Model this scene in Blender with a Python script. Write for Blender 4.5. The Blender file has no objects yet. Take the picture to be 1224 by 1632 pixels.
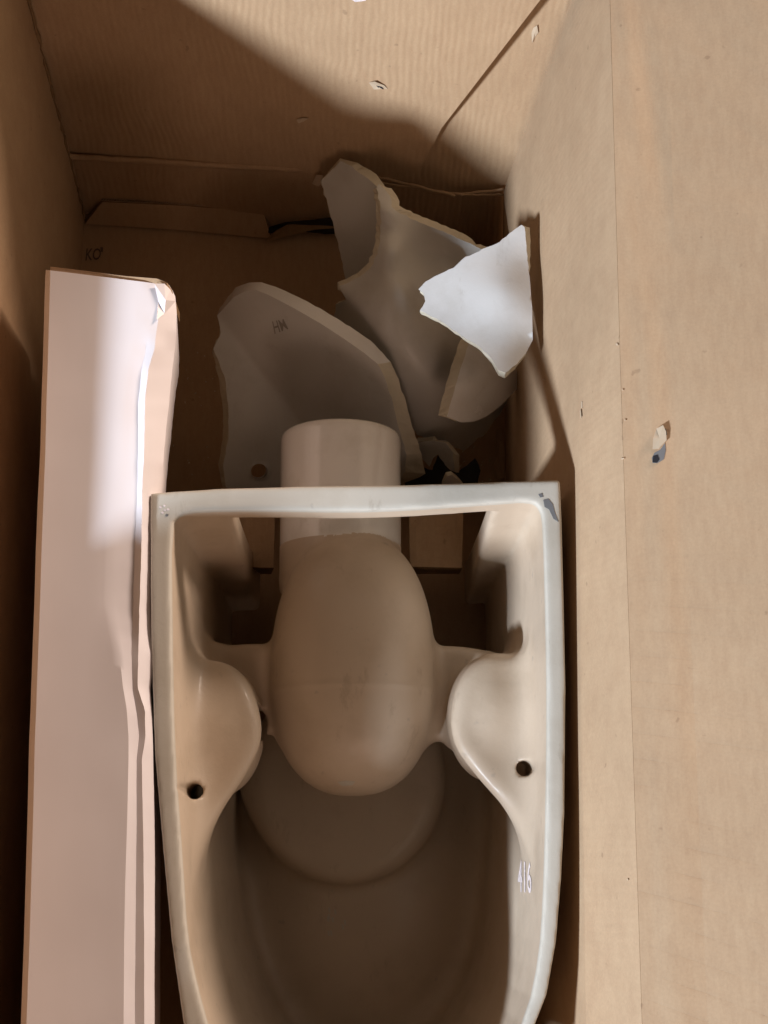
import bpy, bmesh, math, random
import numpy as np
from mathutils import Vector, Matrix
from mathutils.geometry import delaunay_2d_cdt
from mathutils.bvhtree import BVHTree
random.seed(7); rng = np.random.default_rng(7)
SC = bpy.context.scene
COL = SC.collection

# ------------------------------------------------------------------ camera
W, H, F = 1224.0, 1632.0, 2350.0
NAD = (575.0, 1400.0); HC = 1.70
dn = Vector((NAD[0]-W/2, -(NAD[1]-H/2), -F)).normalized()
zc = -dn
yc = Vector((0, 1, 0)); yc = (yc - zc*yc.dot(zc)).normalized()
xc = yc.cross(zc)
R = Matrix((xc, yc, zc))                # camera coords -> world
CAM = Vector((0, 0, HC))
cd = bpy.data.cameras.new('camera'); cam = bpy.data.objects.new('camera', cd); COL.objects.link(cam)
cam.matrix_world = Matrix.Translation(CAM) @ R.to_4x4()
cd.sensor_fit = 'VERTICAL'; cd.sensor_height = 24.0; cd.lens = 24.0*F/H
cd.clip_start = 0.02; cd.clip_end = 60
SC.camera = cam
def ray(px, py): return (R @ Vector((px-W/2, -(py-H/2), -F))).normalized()
def P(px, py, z):
    r = ray(px, py); return CAM + r*((z-HC)/r.z)
def proj(p):
    q = R.transposed() @ (Vector(p)-CAM); return (W/2 + F*q.x/-q.z, H/2 - F*q.y/-q.z)

# ------------------------------------------------------------------ world, lamps, exposure
wd = bpy.data.worlds.new('World'); SC.world = wd; wd.use_nodes = True
bgn = wd.node_tree.nodes['Background']; bgn.inputs[0].default_value = (1.0, 0.70, 0.48, 1); bgn.inputs[1].default_value = 0.046
def area(name, loc, target, size, power, col):
    l = bpy.data.lights.new(name, 'AREA'); l.shape = 'DISK'; l.size = size; l.energy = power; l.color = col
    o = bpy.data.objects.new(name, l); COL.objects.link(o); o.location = loc
    o.rotation_euler = (Vector(target)-Vector(loc)).to_track_quat('-Z', 'Y').to_euler(); return o
LD = Vector((1, .97, -.75)).normalized()
area('window_light', Vector((.1, .4, .3)) - LD*4.0, (.1, .4, .3), 0.42, 265, (0.78, 0.88, 1.0))
LR = Vector((-1, -1.0, -.48)).normalized()
area('room_light', Vector((-.1, .2, .4)) - LR*3.5, (-.1, .2, .4), 0.8, 140, (1.0, 0.81, 0.68))
area('front_fill', (.25, -2.2, 1.75), (0, .2, .35), 0.9, 10, (1.0, 0.68, 0.52))  # added warm fill, low from the near end; no ceiling lamp
SC.view_settings.view_transform = 'Standard'; SC.view_settings.look = 'None'; SC.view_settings.exposure = 0.0
SC.render.engine = 'CYCLES'

# ------------------------------------------------------------------ material helpers
class NT:
    def __init__(s, name):
        s.m = bpy.data.materials.new(name); s.m.use_nodes = True; s.t = s.m.node_tree
        s.b = s.t.nodes['Principled BSDF']; s.tc = s.n('ShaderNodeTexCoord')
    def n(s, k, **kw):
        o = s.t.nodes.new(k)
        for a, v in kw.items(): setattr(o, a, v)
        return o
    def l(s, a, b): s.t.links.new(a, b)
    def noise(s, scale, detail=4, rough=.55, stretch=None, src=None):
        mp = s.n('ShaderNodeMapping'); s.l(src or s.tc.outputs['Object'], mp.inputs[0])
        if stretch: mp.inputs['Scale'].default_value = stretch
        t = s.n('ShaderNodeTexNoise'); t.inputs['Scale'].default_value = scale; t.inputs['Detail'].default_value = detail
        t.inputs['Roughness'].default_value = rough; s.l(mp.outputs[0], t.inputs['Vector']); return t.outputs['Fac']
    def ramp(s, fac, stops):
        r = s.n('ShaderNodeValToRGB'); s.l(fac, r.inputs[0]); e = r.color_ramp.elements
        while len(e) < len(stops): e.new(.5)
        for i, (p, c) in enumerate(stops):
            e[i].position = p; e[i].color = (*c, 1) if len(c) == 3 else c
        return r.outputs[0]
    def mix(s, fac, a, b, mode='MIX'):
        m = s.n('ShaderNodeMix', data_type='RGBA', blend_type=mode)
        for k, v in ((0, fac), (6, a), (7, b)):
            if isinstance(v, (int, float)): m.inputs[k].default_value = v
            elif isinstance(v, tuple): m.inputs[k].default_value = (*v, 1)
            else: s.l(v, m.inputs[k])
        return m.outputs[2]
    def math(s, op, a, b=0.0):
        m = s.n('ShaderNodeMath', operation=op)
        for k, v in ((0, a), (1, b)):
            if isinstance(v, (int, float)): m.inputs[k].default_value = v
            else: s.l(v, m.inputs[k])
        return m.outputs[0]
    def bump(s, h, strength, dist, prev=None):
        b = s.n('ShaderNodeBump'); b.inputs['Strength'].default_value = strength; b.inputs['Distance'].default_value = dist
        s.l(h, b.inputs['Height'])
        if prev: s.l(prev, b.inputs['Normal'])
        return b.outputs[0]

def kraft(name, base=(.50, .36, .24), flute_axis=None, flute=.0, spacing=.0075):
    k = NT(name)
    a = k.noise(3.5, 3); b = k.noise(26, 5, .6); c = k.noise(420, 3, .7, (1, 1, 1)); f = k.noise(160, 4, .7, (1, .22, .22))
    col = k.ramp(a, [(.3, tuple(x*.90 for x in base)), (.7, tuple(x*1.10 for x in base))])
    col = k.mix(k.math('MULTIPLY', b, .5), col, tuple(x*y for x, y in zip(base, (.82, .80, .78))))
    col = k.mix(.22, col, k.ramp(c, [(.25, (.25, .16, .09)), (.75, (.72, .58, .42))]), 'SOFT_LIGHT')
    col = k.mix(.25, col, k.ramp(f, [(.35, (.3, .2, .12)), (.65, (.6, .5, .38))]), 'SOFT_LIGHT')
    # scattered specks and scuffs
    sp = k.ramp(k.noise(95, 2, .4), [(.74, (0, 0, 0)), (.78, (1, 1, 1))])
    col = k.mix(k.math('MULTIPLY', sp, .35), col, (.20, .12, .07))
    k.l(col, k.b.inputs['Base Color']); k.b.inputs['Roughness'].default_value = .78
    k.b.inputs['Specular IOR Level'].default_value = .25
    nb = k.bump(c, .18, .0004)
    nb = k.bump(k.noise(9, 3), .5, .006, nb)
    nb = k.bump(b, .25, .0015, nb)
    if flute_axis is not None:
        # flutes telegraph through the liner: ridges running across flute_axis, wobbling, here strong and there faint
        sx = k.n('ShaderNodeSeparateXYZ'); k.l(k.tc.outputs['Object'], sx.inputs[0])
        if flute_axis == 3:      # crush creases fanning out across the flap
            co = k.math('ADD', sx.outputs[1], k.math('MULTIPLY', k.math('MULTIPLY', k.math('SUBTRACT', sx.outputs[0], .2), k.math('SUBTRACT', .30, sx.outputs[1])), .9))
            co = k.math('ADD', co, k.math('MULTIPLY', k.noise(6, 3), .010))
            w = k.math('POWER', k.math('ABSOLUTE', k.math('SINE', k.math('MULTIPLY', co, math.pi/spacing))), .25)
            msk = k.ramp(k.noise(11, 4, .7), [(.42, (0,)*3), (.62, (1,)*3)])
            cr = k.math('MULTIPLY', k.math('SUBTRACT', 1.0, w), msk)
            cr = k.math('MULTIPLY', cr, k.ramp(sx.outputs[1], [(.0, (1,)*3), (.30, (.15,)*3)]))
            k.l(k.mix(k.math('MULTIPLY', cr, .25), col, (.20, .12, .07)), k.b.inputs['Base Color'])
            w = k.math('SUBTRACT', 1.0, cr)
        else:
            co = k.math('ADD', sx.outputs[flute_axis], k.math('MULTIPLY', k.noise(9, 3), .022))
            w = k.math('SINE', k.math('MULTIPLY', co, 2*math.pi/spacing))
        if flute_axis != 3: w = k.math('MULTIPLY', w, k.ramp(k.noise(7, 2), [(.3, (.15,)*3), (.65, (1,)*3)]))
        nb = k.bump(w, flute, .0009, nb)
    k.l(nb, k.b.inputs['Normal']); return k.m

def china(name, base, rough, spot=0.0, coat=0.0):
    k = NT(name)
    a = k.noise(5, 4); b = k.noise(30, 5, .65); c = k.noise(300, 3)
    col = k.ramp(a, [(.3, tuple(x*.93 for x in base)), (.7, tuple(min(1, x*1.04) for x in base))])
    st = k.ramp(k.noise(14, 6, .62), [(.50, (0, 0, 0)), (.70, (1, 1, 1))])
    col = k.mix(k.math('MULTIPLY', st, .38), col, tuple(x*y for x, y in zip(base, (.70, .66, .60))))
    if spot:
        sp = k.ramp(k.noise(60, 3, .5), [(.70, (0, 0, 0)), (.76, (1, 1, 1))])
        col = k.mix(k.math('MULTIPLY', sp, spot), col, (.22, .20, .19))
    k.l(col, k.b.inputs['Base Color'])
    k.l(k.ramp(b, [(.3, (rough*.8,)*3), (.7, (min(1, rough*1.25),)*3)]), k.b.inputs['Roughness'])
    k.b.inputs['Coat Weight'].default_value = coat; k.b.inputs['Coat Roughness'].default_value = .12
    fine = k.noise(900, 2, .8); nb = k.bump(c, .28, .0004); nb = k.bump(b, .16, .0014, nb); nb = k.bump(fine, .15, .0002, nb)
    rub = k.ramp(k.noise(38, 6, .75, (1, .35, 1)), [(.60, (0, 0, 0)), (.68, (1, 1, 1))])
    col2 = k.mix(k.math('MULTIPLY', rub, .20 + spot*.5), col, tuple(x*y for x, y in zip(base, (.55, .50, .44))))
    k.l(col2, k.b.inputs['Base Color']); k.l(nb, k.b.inputs['Normal']); return k.m

def plain(name, base, rough=.6, var=.12, scale=40):
    k = NT(name); a = k.noise(scale, 4)
    k.l(k.ramp(a, [(.3, tuple(x*(1-var) for x in base)), (.7, tuple(x*(1+var) for x in base))]), k.b.inputs['Base Color'])
    k.b.inputs['Roughness'].default_value = rough
    k.l(k.bump(a, .2, .001), k.b.inputs['Normal']); return k.m

M = dict(
    kraft=kraft('kraft_cardboard'),
    kraft_up=kraft('kraft_cardboard_vertical_flutes', flute_axis=0, flute=.20),
    kraft_side=kraft('kraft_cardboard_side', (.51, .38, .265), 1, .04, .0075),
    kraft_flap=kraft('kraft_cardboard_flap', (.51, .38, .265), 3, .5, .020),
    kraft_edge=kraft('kraft_cut_edge', (.27, .18, .10)),
    tear=plain('torn_paper', (.56, .43, .30), .9),
    inside=china('unglazed_china', (.60, .485, .37), .44, .25, .08),
    rim=china('china_foot_edge', (.56, .52, .45), .6, .3),
    glaze=china('white_glaze', (.88, .84, .79), .16, .0, .5),
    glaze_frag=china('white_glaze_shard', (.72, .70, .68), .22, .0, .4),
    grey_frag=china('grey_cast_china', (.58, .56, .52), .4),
    faint=plain('faint_print', (.30, .27, .23), .6),
    raw=china('raw_broken_china', (.62, .56, .44), .8),
    dark=plain('painted_hole_shade', (.02, .02, .025), .5),  # near-black paint for the shade inside punctures, dents and gaps
    ink=plain('dark_ink', (.15, .10, .07), .8, .4, 300),
    chalk=plain('pale_stamp_ink', (.76, .67, .67), .8, .25, 300),
    graphite=plain('grey_scuff', (.17, .17, .175), .8),
    blackplastic=plain('black_plastic', (.018, .02, .022), .35),
    ground=plain('dark_floor', (.05, .05, .055), .7, .3, 6),
)
def carton_mat():
    k = NT('white_coated_carton'); a = k.noise(6, 3); b = k.noise(40, 4)
    k.l(k.ramp(a, [(.3, (.80, .74, .75)), (.7, (.87, .81, .82))]), k.b.inputs['Base Color'])
    k.b.inputs['Roughness'].default_value = .36; k.b.inputs['Specular IOR Level'].default_value = .45
    nb = k.bump(k.noise(18, 3, .5, (1, .25, 1)), .3, .0022); nb = k.bump(b, .12, .0006, nb); k.l(nb, k.b.inputs['Normal']); return k.m
M['carton'] = carton_mat()

# ------------------------------------------------------------------ object helpers
def link(name, verts, faces, mat, parent=None, smooth=False, label=None, cat=None, group=None, kind=None, mats=None, midx=None):
    me = bpy.data.meshes.new(name); me.from_pydata([tuple(v) for v in verts], [], faces)
    for m in (mats or [mat]): me.materials.append(m)
    if midx is not None: me.polygons.foreach_set('material_index', midx)
    if smooth: me.polygons.foreach_set('use_smooth', [True]*len(me.polygons))
    me.update(); o = bpy.data.objects.new(name, me); COL.objects.link(o)
    if parent: o.parent = parent; o.matrix_parent_inverse = Matrix.Translation(-Vector(parent.location))
    tag(o, label, cat, group, kind); return o
def tag(o, label=None, cat=None, group=None, kind=None):
    for k, v in (('label', label), ('category', cat), ('group', group), ('kind', kind)):
        if v: o[k] = v
def empty(name, loc, label, cat, group=None):
    o = bpy.data.objects.new(name, None); COL.objects.link(o); o.location = loc; o.empty_display_size = .05
    tag(o, label, cat, group); return o
def lerp(a, b, t): return a + (b-a)*t
def patch(name, rows, nu, nv, mat, parent, off, amp=.0, seed=0, edge=None, **kw):
    """Sheet of board: rows = list of polylines of world points (all same length); off = thickness vector."""
    rows = [[Vector(p) for p in r] for r in rows]
    def interp(lst, t):
        t *= len(lst)-1; i = min(int(t), len(lst)-2); return lerp(lst[i], lst[i+1], t-i)
    g = []
    r_ = np.random.default_rng(seed); ph = r_.uniform(0, 6.28, 6)
    nrm = Vector(off).normalized()
    for j in range(nv+1):
        rr = [interp([r[i] for r in rows], j/nv) for i in range(len(rows[0]))]
        line = []
        for i in range(nu+1):
            p = interp(rr, i/nu)
            u, v = i/nu, j/nv
            w = amp*min(1, 6*u, 6-6*u)*min(1, 6*v, 6-6*v)*0.45*(math.sin(5*u+3*v+ph[0])+.6*math.sin(9*u-7*v+ph[1])+.4*math.sin(17*v+6*u+ph[2])+.2*math.sin(31*u+23*v+ph[3]))
            line.append(p + nrm*w)
        g.append(line)
    n = (nu+1)*(nv+1); V = [p for l in g for p in l] + [p+Vector(off) for l in g for p in l]
    ix = lambda i, j: j*(nu+1)+i
    Fc, mi = [], []
    for j in range(nv):
        for i in range(nu):
            a, b, c, d = ix(i, j), ix(i+1, j), ix(i+1, j+1), ix(i, j+1)
            Fc += [(a, b, c, d), (a+n, d+n, c+n, b+n)]; mi += [0, 0]
    for i in range(nu):
        for j in (0, nv):
            a, b = ix(i, j), ix(i+1, j); Fc.append((a, b, b+n, a+n)); mi.append(1)
    for j in range(nv):
        for i in (0, nu):
            a, b = ix(i, j), ix(i, j+1); Fc.append((a, b, b+n, a+n)); mi.append(1)
    o = link(name, V, Fc, None, parent, mats=[mat, M['kraft_edge']], midx=mi, **kw)
    bm = bmesh.new(); bm.from_mesh(o.data); bmesh.ops.recalc_face_normals(bm, faces=bm.faces); bm.to_mesh(o.data); bm.free()
    return o

# ------------------------------------------------------------------ floor below
link('floor', [(-3, -3, -.012), (3, -3, -.012), (3, 3, -.012), (-3, 3, -.012)], [(0, 1, 2, 3)], M['ground'], kind='structure')

# ------------------------------------------------------------------ the big carton
ZT = .52
BL0 = P(134, 348, 0); BR0 = P(801, 402, 0)
BLc = P(112, 243, .115); BRc = P(803, 302, .115)
BLm = P(46, 0, .36);  BRm = P(910, 0, .40)
BLt = lerp(BLc, BLm, (ZT-.115)/(.36-.115)); BRt = lerp(BRc, BRm, (ZT-.115)/(.40-.115))
YF = -.42
FL0 = Vector((BL0.x-.005, YF, 0)); FLt = Vector((BLt.x-.004, YF, ZT))
FR0 = Vector((P(810, 1000, 0).x, YF, 0))
R42b = P(925, 930, .42); R42f = P(916, 1632, .42)
crb = P(972, 0, ZT); crm = P(989, 600, ZT); crf = P(1006, 1400, ZT)
FRt = Vector((crf.x, YF, ZT)); FR42 = Vector((R42f.x-.002, YF, .42))
def at(a, b, t): return lerp(a, b, t)
box = empty('cardboard_box', (0, .1, 0), 'tall open brown corrugated shipping carton holding the broken toilet', 'cardboard box')
T = .005
# bottom
patch('bottom_panel', [[FL0+Vector((-.02,-.02,0)), FR0+Vector((.02,-.02,0))], [BL0+Vector((-.02,.03,0)), BR0+Vector((.02,.03,0))]], 30, 50, M['kraft'], box, (0, 0, -T), .004, 1)
# end panel: back wall
n_back = (BR0-BL0).cross(Vector((0, 0, 1))).normalized(); n_back = n_back if n_back.y > 0 else -n_back
off = n_back*T
patch('end_panel', [[a_+off*1.3+(a_-b_).normalized()*.012, b_+off*1.3+(b_-a_).normalized()*.008] for a_, b_ in ((BL0, BR0), (BLc, BRc), (BLm, BRm), (BLt, BRt))], 50, 45, M['kraft_up'], box, off, .002, 2)
# the glued lining board: right edge runs along the diagonal
def on_back(px, py):
    # intersection of pixel ray with upper back plane
    r = ray(px, py); pl = (BRc-BLc).cross(BLt-BLc).normalized()
    return CAM + r*((BLc-CAM).dot(pl)/r.dot(pl))
D0 = on_back(659, 290); D1 = on_back(704, 203); D2 = on_back(860, 0); D3 = D2 + (D2-on_back(845, 20))*5.0
D3 = D2 + (D2-D1).normalized()*((ZT-D2.z)/((D2-D1).normalized().z))
patch('lining_board', [[BLc-off*.1, lerp(BLc, D0, .5)-off*.1, D0-off*.1], [lerp(BLc, BLt, .2)-off*.1, lerp(lerp(BLc, BLt, .2), D1, .5)-off*.15, D1-off*.15],
                      [BLm-off*.1, lerp(BLm, D2, .5)-off*.2, D2-off*.2], [BLt-off*.1, lerp(BLt, D3, .5)-off*.2, D3-off*.2]], 60, 45, M['kraft_up'], box, off, .0025, 3)
# score line ridge across the end panel at the crease (two beads, split at the right)
def ridge(pts, r, name, mat, parent, segs=6, flat=.6):
    V, Fc = [], []
    pts = [Vector(p) for p in pts]
    for i, p in enumerate(pts):
        d = (pts[min(i+1, len(pts)-1)]-pts[max(i-1, 0)]).normalized()
        u = d.cross(Vector((0, 0, 1))).normalized(); w = d.cross(u)
        rr = r[i] if isinstance(r, (list, tuple)) else r
        for k in range(segs):
            a = 2*math.pi*k/segs; V.append(p + u*math.cos(a)*rr*flat + w*math.sin(a)*rr)
    for i in range(len(pts)-1):
        for k in range(segs):
            Fc.append((i*segs+k, i*segs+(k+1) % segs, (i+1)*segs+(k+1) % segs, (i+1)*segs+k))
    Fc += [tuple(range(segs)), tuple(range((len(pts)-1)*segs, len(pts)*segs))]
    return link(name, V, Fc, mat, parent, smooth=True)
def wob(a, b, n, amp, seed=0):
    r_ = random.Random(seed); return [lerp(a, b, i/n) + Vector((0, r_.uniform(-amp, amp)*.5, r_.uniform(-amp, amp))) for i in range(n+1)]
o_ = -n_back*.004
ridge(wob(BLc+o_*1.4, P(540, 266, .117)+o_*1.6, 26, .0011, 1), .0056, 'score_line', M['kraft'], box)
ridge(wob(P(600, 274, .118)+o_*1.5, P(725, 306, .112)+o_*1.2, 14, .0010, 2), .0030, 'score_line', M['kraft'], box)
ridge(wob(P(600, 283, .113)+o_*1.5, P(735, 304, .112)+o_*1.2, 14, .0008, 3), .0022, 'score_line', M['kraft'], box)
ridge(wob(P(735, 303, .112)+o_*1.2, P(803, 297, .118)+o_, 8, .0008, 4), .0024, 'score_line', M['kraft'], box)
ridge(wob(P(735, 305, .111)+o_*1.2, P(803, 305, .110)+o_, 8, .0008, 5), .0022, 'score_line', M['kraft'], box)
ridge(wob(BL0+Vector((.002, -.002, 0)), BLt+Vector((.002, -.002, 0)), 60, .004, 9), [random.uniform(.001, .0042) for _ in range(61)], 'corner_gap_shade', M['kraft_edge'], box)  # dark bead painting the shaded gap where the panels meet
# side panels
ey = Vector((0, .0062, 0)); lofs = Vector((-T, 0, 0))
patch('side_panel', [[FL0, BL0+ey], [lerp(FL0, FLt, .22), BLc+ey], [lerp(FL0, FLt, .7), BLm+ey], [FLt, BLt+ey]], 60, 30, M['kraft'], box, lofs, .004, 4)
crB = Vector((BRt.x, BRt.y, ZT))
patch('side_panel', [[FR0, P(806, 770, 0), BR0],
                     [Vector((FR0.x+.004, YF, .115)), lerp(Vector((FR0.x+.004, YF, .115)), BRc, .72), BRc],
                     [FR42, R42b, lerp(BRc, BRt, (.42-.115)/(ZT-.115))],
                     [FRt, crm, crB]], 80, 40, M['kraft_side'], box, (T, 0, 0), .0022, 5)
# front end panel (out of frame)
patch('end_panel', [[FL0, FR0], [FLt, FRt]], 20, 16, M['kraft'], box, (0, -T, 0), .002, 6)
# flaps
# long right flap, folded out, sloping up away from the box
fo = Vector((.40, 0, .105))
ga = Vector((.0002, 0, .0003))
CRL = [FRt, crm, crb, crB]
patch('flap', [[FRt+ga, crm+ga, crb+ga, crB+ga], [FRt+fo*.12+Vector((0, 0, -.003)), crm+fo*.12+Vector((0, 0, -.002)), crb+fo*.12, crB+fo*.12], [FRt+fo, crm+fo, crb+fo+Vector((0, 0, .01)), crB+fo]], 80, 40, M['kraft_flap'], box, (0.001, 0, -T), .0022, 7)
# left flap: near part unseen, its height shaped to cast shade; far part bent over
def lf(y, z, x=0): return Vector((lerp(FLt.x, BLt.x, (y-YF)/(BLt.y-YF))-.004+x, y, z))
patch('flap', [[lf(YF, ZT+.002), lf(-.385, ZT+.002), lf(-.37, ZT+.002), lf(-.29, ZT+.002), lf(-.262, ZT+.002), lf(-.2, ZT+.002), lf(-.16, ZT+.002), lf(-.05, ZT+.002), lf(.08, ZT+.002), lf(.17, ZT+.002)],
               [lf(YF, .57, -.01), lf(-.385, .575, -.01), lf(-.37, .69, -.02), lf(-.29, .69, -.02), lf(-.262, .595, -.01), lf(-.2, .62, -.01), lf(-.16, .635, -.01), lf(-.05, .65, -.01), lf(.06, .625, -.01), lf(.15, .545, -.005)]], 90, 8, M['kraft'], box, (-T, 0, 0), .002, 8)
patch('flap', [[lf(.19, ZT+.001), lf(.8, ZT+.001)], [lf(.19, .50, -.30), lf(.78, .49, -.30)]], 20, 14, M['kraft'], box, (0, 0, -T), .003, 9)
patch('flap', [[BLt+Vector((.01, T*2.4, 0)), BRt+Vector((-.01, T*2.4, 0))], [BLt+Vector((.01, .05, .125)), BRt+Vector((-.01, .05, .11))]], 20, 14, M['kraft'], box, (0, 0, -T), .003, 10)  # unseen far flap, stood upright to keep room light off the far end
patch('flap', [[FLt+Vector((.01, -T, 0)), FRt+Vector((-.01, -T, 0))], [FLt+Vector((.01, -.22, -.12)), FRt+Vector((-.01, -.22, -.12))]], 20, 14, M['kraft'], box, (0, 0, -T), .003, 11)

# bent strip of the bottom flap standing at the back wall, its cut flutes showing
SA = [P(136, 357, .004), P(280, 366, .004), P(432, 380, .004)]
SB = [P(163, 322, .030), P(290, 328, .032), P(420, 338, .028)]
strip = patch('bottom_flap_strip', [SA, SB], 30, 6, M['kraft'], box, (0, T*.9, 0), .001, 12)
patch('bottom_flap_strip', [[P(425, 385, .010), P(500, 366, .022), P(560, 362, .024)], [P(440, 372, .016), P(500, 340, .03), P(560, 332, .034)]], 14, 4, M['kraft_edge'], box, (0, T*.8, 0), .001, 13)
V, Fc = [], []                                # flute waves along the cut edges
def flutes(poly, n, r, dy):
    for i in range(n):
        t = i/(n-1)*(len(poly)-1); k = min(int(t), len(poly)-2); p = lerp(poly[k], poly[k+1], t-k) + Vector((0, dy, .0008))
        b = len(V); rr = r*(0.8+.4*random.random())
        for a in range(6): V.append(p + Vector((math.cos(a*math.pi/3)*rr*1.1, math.sin(a*math.pi/3)*rr, 0)))
        for a in range(6): V.append(V[b+a] + Vector((0, 0, .0018)))
        for a in range(6): Fc.append((b+a, b+(a+1) % 6, b+6+(a+1) % 6, b+6+a))
flutes(SB, 62, .0016, T*.5)
fl = link('cut_flutes', V, Fc, M['tear'], strip, kind='stuff')

# scuffs, tears and creases in the board: small curled bits of liner paper standing off the surface
def hit(px, py, names=('side_panel', 'end_panel', 'lining_board', 'flap', 'bottom_panel')):
    best = None; r = ray(px, py)
    for o, bv in BV:
        loc, nn, i, dd = bv.ray_cast(CAM, r)
        if loc and (best is None or dd < best[2]): best = (loc, nn if nn.dot(r) < 0 else -nn, dd, o)
    return best
def bvh(o):
    o_m = Matrix.Translation(o.parent.location) @ o.matrix_parent_inverse if o.parent else Matrix()
    me = o.data
    return BVHTree.FromPolygons([v.co.copy() for v in me.vertices], [tuple(p.vertices) for p in me.polygons])
BV = [(o, bvh(o)) for o in box.children if o.type == 'MESH' and len(o.data.vertices) > 400]
def decal(name, poly, mat, lift=.0006, parent=None, curl=None, **kw):
    """flat bit lying on whatever the surface is there; poly in picture coordinates, tessellated as a fan with a raised curl"""
    pts = []
    for i, (x, y) in enumerate(poly):
        h = hit(x, y)
        if not h: return None
        c = curl[i] if curl else 0
        pts.append(h[0] + h[1]*(lift + c))
    cx = sum(x for x, y in poly)/len(poly); cy = sum(y for x, y in poly)/len(poly); h = hit(cx, cy)
    pts.append(h[0]+h[1]*(lift+ (max(curl)*.4 if curl else 0))); n = len(poly)
    bk = [p - h[1]*.0004 for p in pts]
    Fc = [(i, (i+1) % n, n) for i in range(n)] + [((i+1) % n+n+1, i+n+1, 2*n+1) for i in range(n)] + [(i, (i+1) % n, (i+1) % n+n+1, i+n+1) for i in range(n)]
    return link(name, pts+bk, Fc, mat, parent or h[3], **kw)
# puncture in the right flap
decal('torn_paper', [(1046, 684), (1056, 680), (1061, 690), (1062, 703), (1050, 716), (1040, 716), (1041, 700)], M['tear'], curl=[.001, .004, .003, .002, .001, .0, .002])
decal('puncture', [(1043, 722), (1052, 717), (1060, 706), (1061, 718), (1058, 732), (1048, 738), (1040, 738), (1039, 730)], M['graphite'], lift=.0005)
decal('puncture', [(1041, 727), (1048, 725), (1051, 733), (1047, 738), (1040, 737)], M['dark'], lift=.0009)
decal('puncture', [(1056, 688), (1061, 684), (1063, 694), (1059, 696)], M['dark'], lift=.0025)
# dents on the end panel
decal('torn_paper', [(588, 131), (598, 126), (612, 134), (618, 141), (606, 139), (596, 142)], M['tear'], curl=[0, .003, .001, 0, .002, 0])
decal('dent_shade', [(600, 134), (608, 136), (612, 140), (604, 139)], M['dark'], lift=.002)  # near-black patch paints the shade in the dent
decal('torn_paper', [(472, 190), (482, 185), (492, 187), (484, 193), (476, 195)], M['tear'], curl=[0, .002, .001, 0, .001])
decal('torn_paper', [(850, 44), (856, 38), (858, 50), (853, 58), (848, 66), (847, 52)], M['tear'], curl=[0, .002, .001, 0, .002, 0])
decal('torn_paper', [(505, 272), (516, 268), (514, 283), (508, 290), (498, 287)], M['tear'], lift=.006, curl=[0, .004, .003, .001, .0])
decal('torn_paper', [(925, 655), (928, 652), (929, 664), (926, 667)], M['tear'], curl=[0, .001, .001, 0])
decal('torn_paper', [(927, 640), (929, 640), (929, 651), (927, 650)], M['tear'])
for x, y in ((985, 549), (992, 622), (996, 670), (993, 731), (1002, 1402), (868, 605)):
    s = random.uniform(1.0, 2.2)
    decal('paper_fibre', [(x-s, y-s), (x+s, y-s*.6), (x+s*1.3, y+s), (x-s*.6, y+s)], M['tear'], lift=.0012)
decal('torn_gap_shade', [(430, 356), (455, 347), (500, 342), (545, 337), (562, 348), (558, 364), (520, 366), (480, 372), (446, 378), (428, 368)], M['dark'], lift=.006, curl=[0, .001, .002, .001, 0, .002, .001, 0, .001, 0])  # dark patch painting the shade of a gap in the board
decal('paper_sticker', [(544, -14), (590, -14), (583, 0), (566, 2)], M['chalk'], lift=.001)

# ------------------------------------------------------------------ text stamps laid on a surface
def text_polys(s, size=1.0):
    cu = bpy.data.curves.new('t', 'FONT'); cu.body = s; cu.size = size; cu.offset = .012; cu.resolution_u = 3
    o = bpy.data.objects.new('t', cu); COL.objects.link(o); dg = bpy.context.evaluated_depsgraph_get()
    me = bpy.data.meshes.new_from_object(o.evaluated_get(dg)); bm = bmesh.new(); bm.from_mesh(me)
    bmesh.ops.triangulate(bm, faces=bm.faces); bmesh.ops.subdivide_edges(bm, edges=[e for e in bm.edges if e.calc_length() > .2], cuts=2)
    bmesh.ops.triangulate(bm, faces=bm.faces)
    v = [tuple(x.co) for x in bm.verts]; f = [tuple(q.index for q in p.verts) for p in bm.faces]; bm.free()
    bpy.data.objects.remove(o); bpy.data.curves.remove(cu)
    xs = [p[0] for p in v]; ys = [p[1] for p in v]
    x0, x1, y0, y1 = min(xs), max(xs), min(ys), max(ys)
    return [((p[0]-x0)/(x1-x0), (p[1]-y0)/(y1-y0)) for p in v], f
def stamp(name, s, quad, bv, mat, parent, lift=.0005):
    """quad: picture corners of the printed words: bottom-left, bottom-right, top-right, top-left"""
    uv, f = text_polys(s); V = []
    q = [Vector(c) for c in quad]
    for u, v in uv:
        p = lerp(lerp(q[0], q[1], u), lerp(q[3], q[2], u), v); r = ray(p.x, p.y)
        loc, nn, i, dd = bv.ray_cast(CAM, r)
        if loc is None: return
        if nn.dot(r) > 0: nn = -nn
        V.append(loc+nn*lift)
    return link(name, V, f, mat, parent)
bottom = [o for o in box.children if o.name == 'bottom_panel'][0]
stamp('stamped_mark', 'KO', [(136, 416), (160, 414), (162, 396), (138, 396)], bvh(bottom), M['ink'], bottom)
stamp('stamped_mark', "'", [(160, 402), (165, 402), (164, 394), (160, 394)], bvh(bottom), M['ink'], bottom)

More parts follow.
